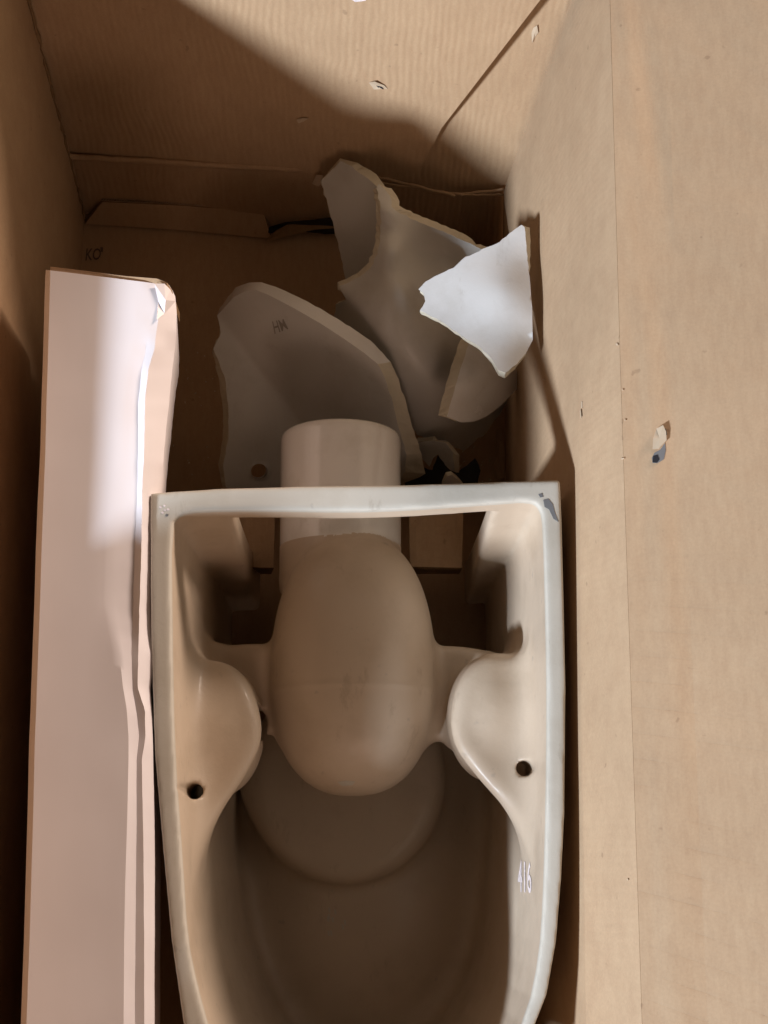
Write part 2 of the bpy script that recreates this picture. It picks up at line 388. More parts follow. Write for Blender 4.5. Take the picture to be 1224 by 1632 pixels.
# ------------------------------------------------------------------ signed distance helpers for the toilet
RZ = .42
VX = .0023
gx = np.arange(-.215, .215, VX, dtype=np.float32); gy = np.arange(-.30, .475, VX, dtype=np.float32); gz = np.arange(.0, .432, VX, dtype=np.float32)
X, Y, Z = gx[:, None, None], gy[None, :, None], gz[None, None, :]
def polyd(pts):
    px, py = np.meshgrid(gx, gy, indexing='ij'); d = np.full(px.shape, 1e9, np.float32); ins = np.zeros(px.shape, bool)
    n = len(pts)
    for i in range(n):
        ax, ay = pts[i]; bx, by = pts[(i+1) % n]; ex, ey = bx-ax, by-ay; L = ex*ex+ey*ey
        if L < 1e-12: continue
        t = np.clip(((px-ax)*ex+(py-ay)*ey)/L, 0, 1); d = np.minimum(d, (px-ax-ex*t)**2+(py-ay-ey*t)**2)
        c = ((ay > py) != (by > py))
        if abs(ey) > 1e-12: ins ^= c & (px < ex*(py-ay)/ey+ax)
    d = np.sqrt(d); return np.where(ins, -d, d).astype(np.float32)[:, :, None]
def smooth_poly(pts, it=2):
    pts = [np.array(p[:2], float) for p in pts]
    for _ in range(it):
        q = []
        for i in range(len(pts)):
            a, b = pts[i], pts[(i+1) % len(pts)]; q += [a*.75+b*.25, a*.25+b*.75]
        pts = q
    return pts
def pw(pts, z): return [tuple(P(x, y, z))[:2] for x, y in pts]
def smin(a, b, k):
    h = np.maximum(k-np.abs(a-b), 0)/k; return np.minimum(a, b)-h*h*k*.25
def smax(a, b, k): return -smin(-a, -b, k)
def ell(c, r):
    k0 = np.sqrt(((X-c[0])/r[0])**2+((Y-c[1])/r[1])**2+((Z-c[2])/r[2])**2)
    k1 = np.sqrt(((X-c[0])/r[0]**2)**2+((Y-c[1])/r[1]**2)**2+((Z-c[2])/r[2]**2)**2)
    return (k0*(k0-1)/np.maximum(k1, 1e-4)).astype(np.float32)
outer = [(240, 785), (239, 800), (240, 1000), (246, 1200), (259, 1350), (273, 1500), (292, 1632), (325, 1730), (380, 1800), (460, 1850), (560, 1868), (660, 1858), (740, 1820), (805, 1750), (852, 1636), (872, 1585),
         (887, 1500), (895, 1400), (900, 1300), (902, 1100), (899, 950), (896, 830), (893, 764), (800, 767), (650, 772), (500, 774), (350, 778)]
inner = [(272, 835), (273, 1000), (277, 1200), (290, 1376), (297, 1494), (314, 1576), (335, 1650), (380, 1745), (460, 1805), (560, 1825), (660, 1812), (740, 1765), (800, 1700), (843, 1612), (861, 1523),
         (867, 1435), (871, 1300), (873, 1126), (871, 997), (867, 840), (862, 808), (845, 797), (780, 802), (650, 811), (560, 814), (420, 812), (318, 813), (288, 818)]
def corner_round(pts, rpx=0):
    return pts
dO = polyd(pw(outer, RZ)); dI = polyd(smooth_poly(pw(inner, RZ), 1))
rnd = .004
k = (RZ - Z)
# shell: outer wall flares a little below the foot; cavity narrows on the way down
dOz = dO - .012*np.clip((k-.12)/.3, 0, 1)**1.5*1.0 + .0
cav = dI + .020*np.clip(k/.30, 0, 1)**1.2*(Y < 9)
front = np.clip((-.02-Y)/.18+.35, 0, 1)
cav = cav + front*.012*np.clip((k-.03)/.3, 0, 1)**1.3         # towards the front the cavity closes like a bowl
shell = smax(smax(dOz, -cav, .003), np.abs(Z-RZ/2-.01)-(RZ/2-.01), .003)
# opening low in the back wall
yb = float(P(560, 770, RZ).y)
opening = np.maximum(np.maximum(np.abs(X-.002)-.118, np.abs(Y-yb)-.05), Z-.388)
shell = smax(shell, -opening, .008)
# outlet pipe
c1 = P(543, 760, .200); pr = .0632; pend = P(543, 670, .25).y
pl = float(pend); p0 = float(P(543, 950, .200).y)
q1 = np.sqrt((X-c1.x)**2+(Z-.200)**2)-pr
q2 = np.abs(Y-(pl+p0)/2)-(pl-p0)/2
pipe = smax(q1, q2, .009)
bore = np.maximum(np.sqrt((X-c1.x)**2+(Z-.200)**2)-.050, -(Y-(pl-.05)))
pipe = smax(pipe, -bore, .005)
pipe = pipe + np.zeros_like(shell)
# trap: egg
cT = P(563, 1050, .222); e = Vector((.0825, .134, .092))
yy = (Y-cT.y)
ax_, ay_, az_ = np.abs(X-float(cT.x))/(e.x*1.0), np.abs(yy+.004)/(e.y*.985), np.abs(Z-.222)/e.z
taper = 1 + .06*np.clip(-yy/.13, -1, 1)                       # a little fuller towards the near end
trap = (((ax_/taper)**2.35+ay_**2.35+az_**2.2)**(1/2.3)-1)*.085
trap = trap.astype(np.float32)
seam = float(P(563, 1090, .31).y)
trap = trap - .0007*np.exp(-((Y-seam)/.0022)**2)
trap = smin(trap, ell((float(cT.x)-.004, float(cT.y)-.012, .12), (.072, .105, .14)), .03)
# sump below the trap
cS = P(551, 1238, .12)
sump = smax(np.sqrt((X-cS.x)**2+((Y-cS.y)*.96)**2)-.107, np.abs(Z-.02)-.105, .026)
# bowl underside: broad dome filling the cavity
bowl = np.minimum(ell((0.005, -.02, -.072), (.20, .29, .165)), 1)
# bolt shelves
def slab(poly, zc_, th, kk=.012, tiltx=0., tilty=0., c=(0, 0)):
    zz = Z - (zc_ + tiltx*(X-c[0]) + tilty*(Y-c[1]))
    return smax(polyd(smooth_poly(pw(poly, zc_), 2)), np.abs(zz)-th, kk)
sl_c = P(320, 1200, .345); sr_c = P(820, 1200, .345)
shL = slab([(262, 1050), (318, 1062), (352, 1050), (392, 1078), (414, 1130), (420, 1180), (398, 1230), (350, 1300), (292, 1385), (255, 1390)], 0.318, .013, .016, .14, -.12, (sl_c.x, sl_c.y))
shR = slab([(882, 1030), (838, 1060), (790, 1035), (748, 1060), (722, 1108), (716, 1180), (752, 1232), (805, 1290), (858, 1350), (885, 1350)], 0.318, .013, .016, -.14, -.12, (sr_c.x, sr_c.y))
# pockets: the shelves are the backs of rounded bolt bosses
bL = ell(tuple(P(352, 1165, .262)), (.042, .062, .072)); bR = ell(tuple(P(778, 1145, .262)), (.040, .060, .072))
wL = slab([(330, 1035), (395, 1025), (470, 1030), (480, 1190), (455, 1185), (432, 1160), (414, 1190), (380, 1180), (340, 1120)], .222, .012, .012)
wR = slab([(660, 1030), (745, 1030), (800, 1045), (790, 1120), (740, 1170), (722, 1196), (700, 1178), (660, 1190)], .222, .012, .012)
# small slot in the left web
slot = slab([(406, 1128), (420, 1132), (427, 1150), (420, 1190), (412, 1186), (414, 1160)], .23, .05, .003)
clipin = dO + .004                                          # nothing pokes through the outer wall
shL = smax(smin(shL, bL, .018), clipin, .002); shR = smax(smin(shR, bR, .018), clipin, .002)
wL = smax(wL, clipin, .002); wR = smax(wR, clipin, .002)
bowl = smax(bowl, clipin, .002); sump = smax(sump, clipin, .002)
web = np.minimum(wL, wR); shf = np.minimum(shL, shR)
parts = [shell, pipe, trap, sump, bowl, shL, shR, wL, wR]
names = ['pedestal_wall', 'outlet_pipe', 'trap_bend', 'sump', 'bowl_underside', 'bolt_shelf', 'bolt_shelf', 'web', 'web']
body = smin(shell, smin(bowl, sump, .013), .032)
shfA = smin(shf, web, .014)
body = smin(body, shfA, .032)
tp = smin(trap, pipe, .006)
body = smin(body, tp, .012)
body = smax(body, -slot, .004)
hL = P(312, 1262, .331); hR = P(835, 1225, .331)
for h in (hL, hR):
    body = np.maximum(body, -np.maximum(np.sqrt((X-h.x)**2+(Y-h.y)**2)-.0074, .02-Z))
    body = np.maximum(body, -np.maximum(np.maximum(np.sqrt((X-h.x-.006*np.sign(h.x))**2+(Y-h.y-.010)**2)-(.013 if h.x < 0 else .018), Z-h.z+.032), np.maximum(.10-Z, dO+.012)))
body = body.astype(np.float32)

def surface_nets(D, org, h):
    S = D < 0; nx, ny, nz = D.shape
    cnt = np.zeros((nx-1, ny-1, nz-1), np.uint8)
    for a in (0, 1):
        for b in (0, 1):
            for c in (0, 1): cnt += S[a:nx-1+a, b:ny-1+b, c:nz-1+c]
    act = (cnt > 0) & (cnt < 8); idx = np.full(act.shape, -1, np.int32); I = np.argwhere(act); idx[act] = np.arange(len(I))
    acc = np.zeros((len(I), 3)); num = np.zeros(len(I))
    cs = [(a, b, c) for a in (0, 1) for b in (0, 1) for c in (0, 1)]
    dv = {c: D[I[:, 0]+c[0], I[:, 1]+c[1], I[:, 2]+c[2]] for c in cs}
    for c in cs:
        for ax in range(3):
            if c[ax]: continue
            e_ = list(c); e_[ax] = 1; e_ = tuple(e_); a, b = dv[c], dv[e_]; m = (a < 0) != (b < 0)
            t = np.where(m, a/np.where(m, a-b, 1), 0)
            p = np.tile(np.array(c, float), (len(I), 1)); p[:, ax] += t
            acc[m] += p[m]; num += m
    V = (I + acc/num[:, None])*h + np.array(org)
    Q = []
    for ax in range(3):
        sl0 = [slice(None)]*3; sl1 = [slice(None)]*3; sl0[ax] = slice(0, -1); sl1[ax] = slice(1, None)
        A, B = S[tuple(sl0)], S[tuple(sl1)]; E = np.argwhere(A != B)
        u, v = [(1, 2), (2, 0), (0, 1)][ax]
        lim = act.shape
        ok = (E[:, u] > 0) & (E[:, v] > 0) & (E[:, u] < lim[u]) & (E[:, v] < lim[v]) & (E[:, ax] < lim[ax]); E = E[ok]
        def g(du, dv_):
            q = E.copy(); q[:, u] -= du; q[:, v] -= dv_; return idx[q[:, 0], q[:, 1], q[:, 2]]
        q = np.stack([g(1, 1), g(0, 1), g(0, 0), g(1, 0)], 1)
        fl_ = ~A[E[:, 0], E[:, 1], E[:, 2]]; q[fl_] = q[fl_][:, ::-1]; Q.append(q)
    return V, np.concatenate(Q)
V, Q = surface_nets(body, (gx[0], gy[0], gz[0]), VX)
def sample(D, p):
    f = (p-np.array([gx[0], gy[0], gz[0]]))/VX; i = np.clip(f.astype(int), 0, np.array(D.shape)-2); t = np.clip(f-i, 0, 1); r = 0
    for a in (0, 1):
        for b in (0, 1):
            for c in (0, 1):
                w = (t[:, 0] if a else 1-t[:, 0])*(t[:, 1] if b else 1-t[:, 1])*(t[:, 2] if c else 1-t[:, 2])
                r = r + w*D[i[:, 0]+a, i[:, 1]+b, i[:, 2]+c]
    return r
def grad(p, e_=VX):
    g = np.stack([sample(body, p+np.eye(3)[k_]*e_)-sample(body, p-np.eye(3)[k_]*e_) for k_ in range(3)], 1)
    return g/np.maximum(np.linalg.norm(g, axis=1, keepdims=True), 1e-9)
# relax slightly along the mesh so the voxel grid does not show
nb_sum = np.zeros_like(V); nb_n = np.zeros(len(V))
def relax(V):
    s = np.zeros_like(V); n = np.zeros(len(V))
    for a, b in ((0, 1), (1, 2), (2, 3), (3, 0)):
        np.add.at(s, Q[:, a], V[Q[:, b]]); np.add.at(n, Q[:, a], 1); np.add.at(s, Q[:, b], V[Q[:, a]]); np.add.at(n, Q[:, b], 1)
    return s/n[:, None]
for it in range(1):
    V = V*.4+relax(V)*.6; V = V + (relax(V)-V)*-.45
VN = np.zeros_like(V)
fn = np.cross(V[Q[:, 2]]-V[Q[:, 0]], V[Q[:, 3]]-V[Q[:, 1]])
for k_ in range(4): np.add.at(VN, Q[:, k_], fn)
VN /= np.maximum(np.linalg.norm(VN, axis=1, keepdims=True), 1e-12)
cen = V[Q].mean(1)
lab = np.argmin(np.stack([sample(np.broadcast_to(d, body.shape), cen) for d in parts], 1), 1)
lab[(lab == 0) & (cen[:, 2] > RZ-.0065)] = 9             # the foot rim: the dull unglazed edge
names.append('foot_rim')
lab[(lab == 1) & (cen[:, 1] < yb-.012)] = 10; names.append('inner_pipe')
toilet = empty('broken_toilet', (0, .05, 0), 'upturned white china toilet pan with two bolt holes and round outlet, hollow foot facing up', 'toilet')
matof = dict(pedestal_wall='inside', outlet_pipe='glaze', trap_bend='inside', sump='inside', bowl_underside='inside', bolt_shelf='inside', web='inside', foot_rim='rim', inner_pipe='inside')
tob = {}
for k_, nm in enumerate(names):
    q = Q[lab == k_]
    if len(q) == 0: continue
    used, inv = np.unique(q, return_inverse=True); q = inv.reshape(q.shape)
    me = bpy.data.meshes.new(nm); me.vertices.add(len(used)); me.vertices.foreach_set('co', V[used].ravel())
    me.loops.add(q.size); me.loops.foreach_set('vertex_index', q.ravel()); me.polygons.add(len(q))
    me.polygons.foreach_set('loop_start', np.arange(0, q.size, 4)); me.polygons.foreach_set('loop_total', np.full(len(q), 4))
    me.polygons.foreach_set('use_smooth', np.ones(len(q), bool)); me.update(calc_edges=True); me.validate()
    me.materials.append(M[matof[nm]]); me.normals_split_custom_set_from_vertices([tuple(n_) for n_ in VN[used]])
    o = bpy.data.objects.new(nm, me); COL.objects.link(o); o.parent = toilet; o.matrix_parent_inverse = Matrix.Translation(-toilet.location)
    tob.setdefault(nm, []).append(o)
print('toilet quads', len(Q))
tbv = BVHTree.FromPolygons([Vector(v) for v in V], [tuple(int(i) for i in f) for f in Q])
stamp('stamped_number', '416', [(826, 1422), (848, 1424), (847, 1374), (826, 1370)], tbv, M['chalk'], tob['pedestal_wall'][0], .00045)
def blot(name, poly, mat, parent, lift=.0004):
    bvs = BV[:]; BV[:] = [(parent, tbv)]
    r = decal(name, poly, mat, lift, parent); BV[:] = bvs; return r
tw = tob['foot_rim'][0]
blot('grey_scuff', [(866, 797), (874, 795), (881, 804), (884, 816), (890, 832), (882, 827), (875, 812), (868, 808)], M['graphite'], tw)
blot('grey_scuff', [(858, 788), (864, 786), (866, 792), (861, 793)], M['graphite'], tw)
for x, y in ((256, 808), (262, 806), (268, 812), (259, 817), (266, 821), (263, 813)):
    s = random.uniform(2, 4)
    blot('chip', [(x-s, y), (x-s*.3, y-s*.8), (x+s, y-s*.3), (x+s*.6, y+s*.7), (x-s*.4, y+s*.8)], M['chalk'] if x != 266 else M['graphite'], tw)
bw = (tob.get('bowl_underside') or tob['sump'])[0]
for i in range(9):
    x = 518+random.random()*30; y = 1445+random.random()*45
    blot('glint_chip', [(x, y), (x+3, y+1), (x+4, y+9), (x+1, y+8)], M['rim'], bw)  # small glints painted as pale flecks
sp = (tob.get('sump') or tob['bowl_underside'])[0]
blot('glint_chip', [(622, 1352), (630, 1344), (646, 1338), (652, 1344), (640, 1356), (630, 1366), (620, 1366)], M['inside'], sp, .001)
blot('chip', [(538, 1246), (550, 1244), (566, 1245), (562, 1251), (545, 1252)], M['rim'], tob['trap_bend'][0])

# cardboard pads wedged inside the back of the foot, one each side of the outlet
for a, b in ((352, 438), (652, 738)):
    pa = P(a, 905, .15); yy_ = pa.y
    e_ = empty('cardboard_pad', (pa.x, yy_, 0), 'brown folded cardboard pad below the far rim to the %s of the outlet pipe' % ('left' if a < 500 else 'right'), 'packaging', 'cardboard pads under the outlet end')
    patch('pad_board', [[P(a+2, 903, .150), P(b-2, 905, .150)], [P(a, 840, .150), P(b, 840, .150)], [P(a, 778, .150), P(b, 778, .150)]], 8, 10, M['kraft'], e_, (0, 0, -.005), .002, a)
    patch('pad_fold', [[P(a+6, 915, .02), P(b-6, 915, .02)], [P(a+2, 905, .145), P(b-2, 907, .145)]], 6, 6, M['kraft_edge'], e_, (0, .004, 0), .001, a)
# ------------------------------------------------------------------ white carton lying alongside, right edge crushed
ZC = .43
rows = [ # py, [px of: left low, left top, crease, band in, band out, edge, side]  with z offsets
 (430, 73, 80, 130, 205, 228, 246, 270),
 (445, 72, 80, 135, 208, 232, 252, 279),
 (475, 71, 79, 140, 212, 236, 253, 282),
 (510, 70, 78, 142, 212, 234, 250, 281),
 (545, 69, 77, 144, 206, 232, 247, 278),
 (580, 68, 76, 146, 197, 226, 236, 274),
 (640, 66, 74, 148, 193, 221, 231, 269),
 (720, 64, 72, 150, 188, 219, 229, 261),
 (800, 60, 69, 152, 178, 217, 227, 254),
 (880, 57, 66, 153, 171, 215, 225, 249),
 (960, 55, 64, 154, 168, 213, 222, 247),
 (1040, 52, 61, 155, 190, 209, 221, 243),
 (1095, 50, 59, 156, 196, 212, 220, 239),
 (1130, 49, 58, 157, 202, 218, 231, 241),
 (1175, 47, 56, 157, 205, 222, 232, 243),
 (1210, 46, 55, 158, 205, 218, 226, 244),
 (1300, 44, 53, 160, 203, 218, 228, 246),
 (1400, 41, 50, 161, 200, 217, 229, 247),
 (1500, 38, 47, 161, 198, 216, 230, 246),
 (1632, 33, 42, 160, 197, 215, 230, 246),
 (1760, 29, 38, 160, 196, 214, 230, 246),
 (1850, 26, 35, 160, 196, 214, 230, 246)]
def zoffs(y):
    if y < 520: return [-.010, 0, .0005, .0, -.001, -.003, -.020]
    if y < 1000: return [-.010, 0, .0008, .0006, -.0035, .0005, -.030]
    if y < 1150: return [-.010, 0, .0006, .0014, -.003, -.001, -.014]
    return [-.010, 0, .0006, .001, -.0045, -.003, -.011]
grid, base = [], .29
import bisect
def rowat(y):
    ys = [r[0] for r in rows]; i = min(max(bisect.bisect(ys, y)-1, 0), len(rows)-2); t = (y-ys[i])/(ys[i+1]-ys[i])
    za, zb = zoffs(ys[i]), zoffs(ys[i+1])
    return [rows[i][1+j]*(1-t)+rows[i+1][1+j]*t for j in range(7)], [za[j]*(1-t)+zb[j]*t for j in range(7)]
V, Fc = [], []; ysamp = list(np.linspace(430, 1850, 150))
rr_ = random.Random(3); jit = [0.0]*7
for y in ysamp:
    xs, zs = rowat(y)
    jit = [j*.8 + rr_.uniform(-1, 1)*(.0 if i < 4 else (.55 if y < 1150 else .18)) for i, j in enumerate(jit)]
    pp = []
    yt = y + 0
    for j in range(7):
        yj = yt + (xs[j]-73)*.125*max(0, 1-(y-430)/220)          # far end cut slants in the picture
        pp.append(P(xs[j]+jit[j], yj, ZC+zs[j]+ (jit[j]*.0006 if j > 3 else 0)))
    # sub-columns so the faces can undulate
    prof = []
    for j in range(6):
        n = 6 if j == 1 else 3
        for s in range(n): prof.append(lerp(pp[j], pp[j+1], s/n))
    prof.append(pp[6])
    for i, p in enumerate(prof):
        p.z += .0005*math.sin(p.y*11+i*.1)+.0001*math.sin(p.y*61+i*.2)
    lo = prof[0].copy(); lo.z = base; lo.x = pp[0].x - .0
    hi = prof[-1].copy(); hi.z = base; hi.x = pp[6].x-.012
    V += [lo] + prof + [hi]
nc = len(V)//len(ysamp)
for j in range(len(ysamp)-1):
    for i in range(nc):
        a, b = j*nc+i, j*nc+(i+1) % nc; Fc.append((a, b, b+nc, a+nc))
Fc += [tuple(range(nc)), tuple(range((len(ysamp)-1)*nc, len(ysamp)*nc))]
wc = empty('white_carton', (V[0].x, V[0].y-.3, base), 'long narrow white coated carton with crumpled right edge lying beside the toilet', 'carton')
ob = link('carton_body', V, Fc, M['carton'], wc)
bm = bmesh.new(); bm.from_mesh(ob.data); bmesh.ops.recalc_face_normals(bm, faces=bm.faces); bm.to_mesh(ob.data); bm.free()
for p in ob.data.polygons: p.use_smooth = len(p.vertices) == 4
ob.data.set_sharp_from_angle(angle=math.radians(28))
# brown inner flap showing at the far end
e0 = [P(80, 425, ZC-.001), P(140, 432, ZC-.001), P(200, 440, ZC-.001), P(250, 444, ZC-.001), P(266, 450, ZC-.004), P(274, 462, ZC-.012)]
e1 = [p+Vector((0, -.008, -.004)) for p in e0]
patch('end_flap', [e1, e0], 20, 2, M['kraft'], wc, (0, .0012, -.06), 0, 14)
# crumpled facets at the dented far corner
pts = [P(246, 452, ZC+.001), P(262, 452, ZC-.002), P(272, 462, ZC-.006), P(252, 480, ZC-.001), P(264, 478, ZC+.002), P(280, 480, ZC-.012), P(250, 510, ZC+.001), P(262, 500, ZC-.004)]
link('crumpled_corner', pts, [(0, 1, 4), (0, 4, 3), (1, 2, 4), (2, 5, 4), (3, 4, 7), (3, 7, 6), (4, 5, 7)], M['carton'], wc)
# the block the white carton lies on
sx0, sx1 = -.272, -.238
sb = empty('packing_block', (sx0, 0, 0), 'brown folded cardboard block under the white carton', 'packaging')
y0_, y1_ = YF+.02, P(100, 470, .3).y-.02
def cube(name, a, b, mat, parent, **kw):
    v = [(x, y, z) for x in (a[0], b[0]) for y in (a[1], b[1]) for z in (a[2], b[2])]
    o = link(name, v, [(0, 1, 3, 2), (4, 6, 7, 5), (0, 4, 5, 1), (2, 3, 7, 6), (0, 2, 6, 4), (1, 5, 7, 3)], mat, parent, **kw)
    md = o.modifiers.new('b', 'BEVEL'); md.width = .002; md.segments = 2; return o
cube('block_body', (sx0, y0_, .002), (sx1, y1_, base-.001), M['kraft'], sb)

# ------------------------------------------------------------------ shards of china
def tri_plane(a, b, c):
    A = np.array([[a[0], a[1], 1], [b[0], b[1], 1], [c[0], c[1], 1]], float); s = np.linalg.solve(A, np.array([a[2], b[2], c[2]], float))
    return lambda x, y: s[0]*x+s[1]*y+s[2]
def rbf(ctrl, lam=.3):
    c = np.array(ctrl, float); p = c[:, :2]/100; n = len(c)
    d = np.linalg.norm(p[:, None]-p[None], axis=2); K = np.where(d > 0, d*d*np.log(d+1e-9), 0)+np.eye(n)*lam*.02
    A = np.zeros((n+3, n+3)); A[:n, :n] = K; A[:n, n] = 1; A[:n, n+1:] = p; A[n, :n] = 1; A[n+1:, :n] = p.T
    w = np.linalg.solve(A, np.concatenate([c[:, 2], [0, 0, 0]]))
    def f(x, y):
        q = np.array([x, y])/100; r = np.linalg.norm(p-q, axis=1); k_ = np.where(r > 0, r*r*np.log(r+1e-9), 0)
        return float(k_@w[:n]+w[n]+w[n+1:]@q)
    return f
def shard(name, outline, zf, th, label, cat='china shard', mat='grey_frag', rawmat='raw', step=9, jag=1.2, seed=0, hole=None, back=None, group='broken pieces of china behind the toilet', smooth_edge=False):
    rn = random.Random(seed); ol = []; flg = []
    n = len(outline)
    for i in range(n):
        a = outline[i]; b = outline[(i+1) % n]; a = tuple(a)+(0,)*(5-len(a)); b = tuple(b)+(0,)*(5-len(b))
        L = math.hypot(b[0]-a[0], b[1]-a[1]); m = max(1, int(L/7))
        for s in range(m):
            t = s/m; j = jag*(0 if a[4] else 1)*(1 if s else .3)
            ol.append((lerp(a[0], b[0], t)+rn.uniform(-j, j), lerp(a[1], b[1], t)+rn.uniform(-j, j), lerp(a[2], b[2], t), lerp(a[3], b[3], t))); flg.append(2 if a[4] else 1)
    pts = [Vector((x, y)) for x, y, _, _ in ol]; nb = len(pts); edges = [(i, (i+1) % nb) for i in range(nb)]
    nh = 0
    if hole:
        hx, hy, hr, hr2 = hole; nh = 18
        for i in range(nh):
            a = 2*math.pi*i/nh; pts.append(Vector((hx+hr*math.cos(a), hy+hr2*math.sin(a))))
        edges += [(nb+i, nb+(i+1) % nh) for i in range(nh)]
    xs = [p.x for p in pts]; ys = [p.y for p in pts]
    def inside(x, y, poly):
        c = False
        for i in range(len(poly)):
            a, b = poly[i], poly[i-1]
            if (a[1] > y) != (b[1] > y) and x < (b[0]-a[0])*(y-a[1])/(b[1]-a[1])+a[0]: c = not c
        return c
    poly = [(x, y) for x, y, _, _ in ol]
    g = []
    y = min(ys)
    while y < max(ys):
        x = min(xs) + (step/2 if len(g) % 2 else 0)
        while x < max(xs):
            if inside(x, y, poly) and min((p.x-x)**2+(p.y-y)**2 for p in pts) > (step*.5)**2:
                if not hole or math.hypot((x-hole[0])/(hole[2]+2), (y-hole[1])/(hole[3]+2)) > 1: g.append(Vector((x, y)))
            x += step
        y += step*.87
    allp = pts+g
    vo, eo, fo_, ov, oe, of = delaunay_2d_cdt(allp, edges, [], 0, 1e-4)
    ff = []
    for f in fo_:
        cx = sum(vo[i].x for i in f)/3; cy = sum(vo[i].y for i in f)/3
        if not inside(cx, cy, poly): continue
        if hole and math.hypot((cx-hole[0])/hole[2], (cy-hole[1])/hole[3]) < .98: continue
        ff.append(f)
    mapo = {}
    for i, l in enumerate(ov):
        for q in l: mapo[q] = i
    W3 = [P(v.x, v.y, zf(v.x, v.y)) for v in vo]
    nrm = [Vector((0, 0, 0)) for _ in vo]
    fl2 = []
    for f in ff:
        a, b, c = (W3[i] for i in f); q = (b-a).cross(c-a); f = tuple(f)
        if q.dot(CAM-a) < 0: q = -q; f = f[::-1]
        fl2.append(f)
        for i in f: nrm[i] += q
    nrm = [q.normalized() if q.length > 0 else Vector((0, 0, 1)) for q in nrm]
    bk = [p-q*th for p, q in zip(W3, nrm)]
    nv = len(vo)
    for i in range(nb):
        k_ = mapo[i]; x, y, dx, dy = ol[i]
        if dx or dy: bk[k_] = P(x+dx+rn.uniform(-.6, .6), y+dy+rn.uniform(-.6, .6), W3[k_].z-th*.7)
    me_v = W3+bk; F_ = list(fl2)+[tuple(i+nv for i in f[::-1]) for f in fl2]; mi = [0]*len(fl2)+[0]*len(fl2)
    # sides with one mid ring, roughened
    def ring(ids, fl):
        b0 = len(me_v)
        for i in ids: me_v.append(lerp(W3[i], bk[i], .5)+Vector((rn.uniform(-1, 1), rn.uniform(-1, 1), rn.uniform(-1, 1)))*(.0012 if fl[ids.index(i)] == 1 else 0))
        m = len(ids)
        for s in range(m):
            a, b = ids[s], ids[(s+1) % m]; c, d = b0+s, b0+(s+1) % m
            F_.append((a, b, d, c)); F_.append((c, d, b+nv, a+nv)); mi.extend([fl[s]]*2)
    ring([mapo[i] for i in range(nb)], flg)
    if hole: ring([mapo[nb+i] for i in range(nh)], [0]*nh)
    e = empty(name, W3[0], label, cat, group)
    # body (glazed or cast faces) and fracture faces are separate parts
    def sub(nm, sel, m_, sm):
        fs = [F_[i] for i in range(len(F_)) if mi[i] == sel]; used = sorted({i for f in fs for i in f}); mp = {u: i for i, u in enumerate(used)}
        o = link(nm, [me_v[u] for u in used], [tuple(mp[i] for i in f) for f in fs], M[m_], e, smooth=sm)
        return o
    fr = sub('glazed_face', 0, mat, True); sub('broken_edge', 1, rawmat, False)
    if 2 in mi: sub('smooth_rim', 2, 'glaze_frag', True)
    bv = BVHTree.FromPolygons(W3, fl2)
    return e, fr, bv
# large curved piece at the back: the body of the piece, and behind its broken step a lower lobe
fB = rbf([(606, 300, .238), (635, 322, .235), (655, 346, .225), (700, 366, .205), (765, 396, .185), (800, 420, .17),
          (606, 360, .232), (592, 430, .222), (560, 445, .205), (538, 462, .195), (618, 340, .250), (630, 400, .246), (645, 460, .238), (655, 400, .205), (700, 400, .172), (740, 430, .165), (690, 470, .19),
          (575, 480, .212), (620, 500, .228), (600, 560, .19), (535, 500, .165), (670, 520, .215), (690, 600, .175),
          (760, 560, .14), (800, 560, .10), (700, 690, .09), (740, 715, .05), (780, 680, .05), (640, 640, .13), (820, 620, .04)], .05)
fB0 = fB; fB = lambda x, y: max(.02, fB0(x, y)-.022*max(0, min(1, (640-y)/200)))
BO = [(600, 300, -6, 2), (603, 293), (612, 300, 12, 0), (622, 312, 12, 2), (624, 330, 12, -2), (638, 340, 10, -6), (655, 349, 4, -9), (700, 367, 4, -9), (740, 384, 4, -9),
        (765, 396), (800, 405), (840, 460), (842, 540), (826, 620), (800, 655), (775, 690), (740, 718), (705, 706), (665, 694), (625, 640), (600, 600), (565, 540), (533, 503), (535, 485),
        (552, 478), (546, 466, -8, -4), (540, 456, -3, -6), (556, 450, -4, -6), (574, 441, -6, -5), (590, 428, -8, -3), (602, 405, -8, 0), (607, 370, -7, 0), (606, 330, -7, 0)]
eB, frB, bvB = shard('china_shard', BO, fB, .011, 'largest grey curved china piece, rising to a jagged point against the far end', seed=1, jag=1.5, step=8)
lobe = tri_plane((510, 287, .150), (543, 254, .175), (560, 440, .115))
eL, frL, _ = shard('lobe', [(512, 287, -2, 0), (524, 276, 0, -3), (534, 266, 0, -4), (543, 256, 0, -4), (555, 262, 8, -5), (572, 275, 12, -8), (588, 286, 12, -8), (602, 298, 10, -4), (630, 330), (640, 400), (625, 470), (580, 480), (550, 445), (546, 420), (540, 395), (532, 360), (522, 325)],
   lobe, .010, None, None, seed=11, jag=1.2, step=9, group=None)
for c in list(eL.children):
    c.parent = eB; c.matrix_parent_inverse = Matrix.Translation(-Vector(eB.location))
bpy.data.objects.remove(eL)
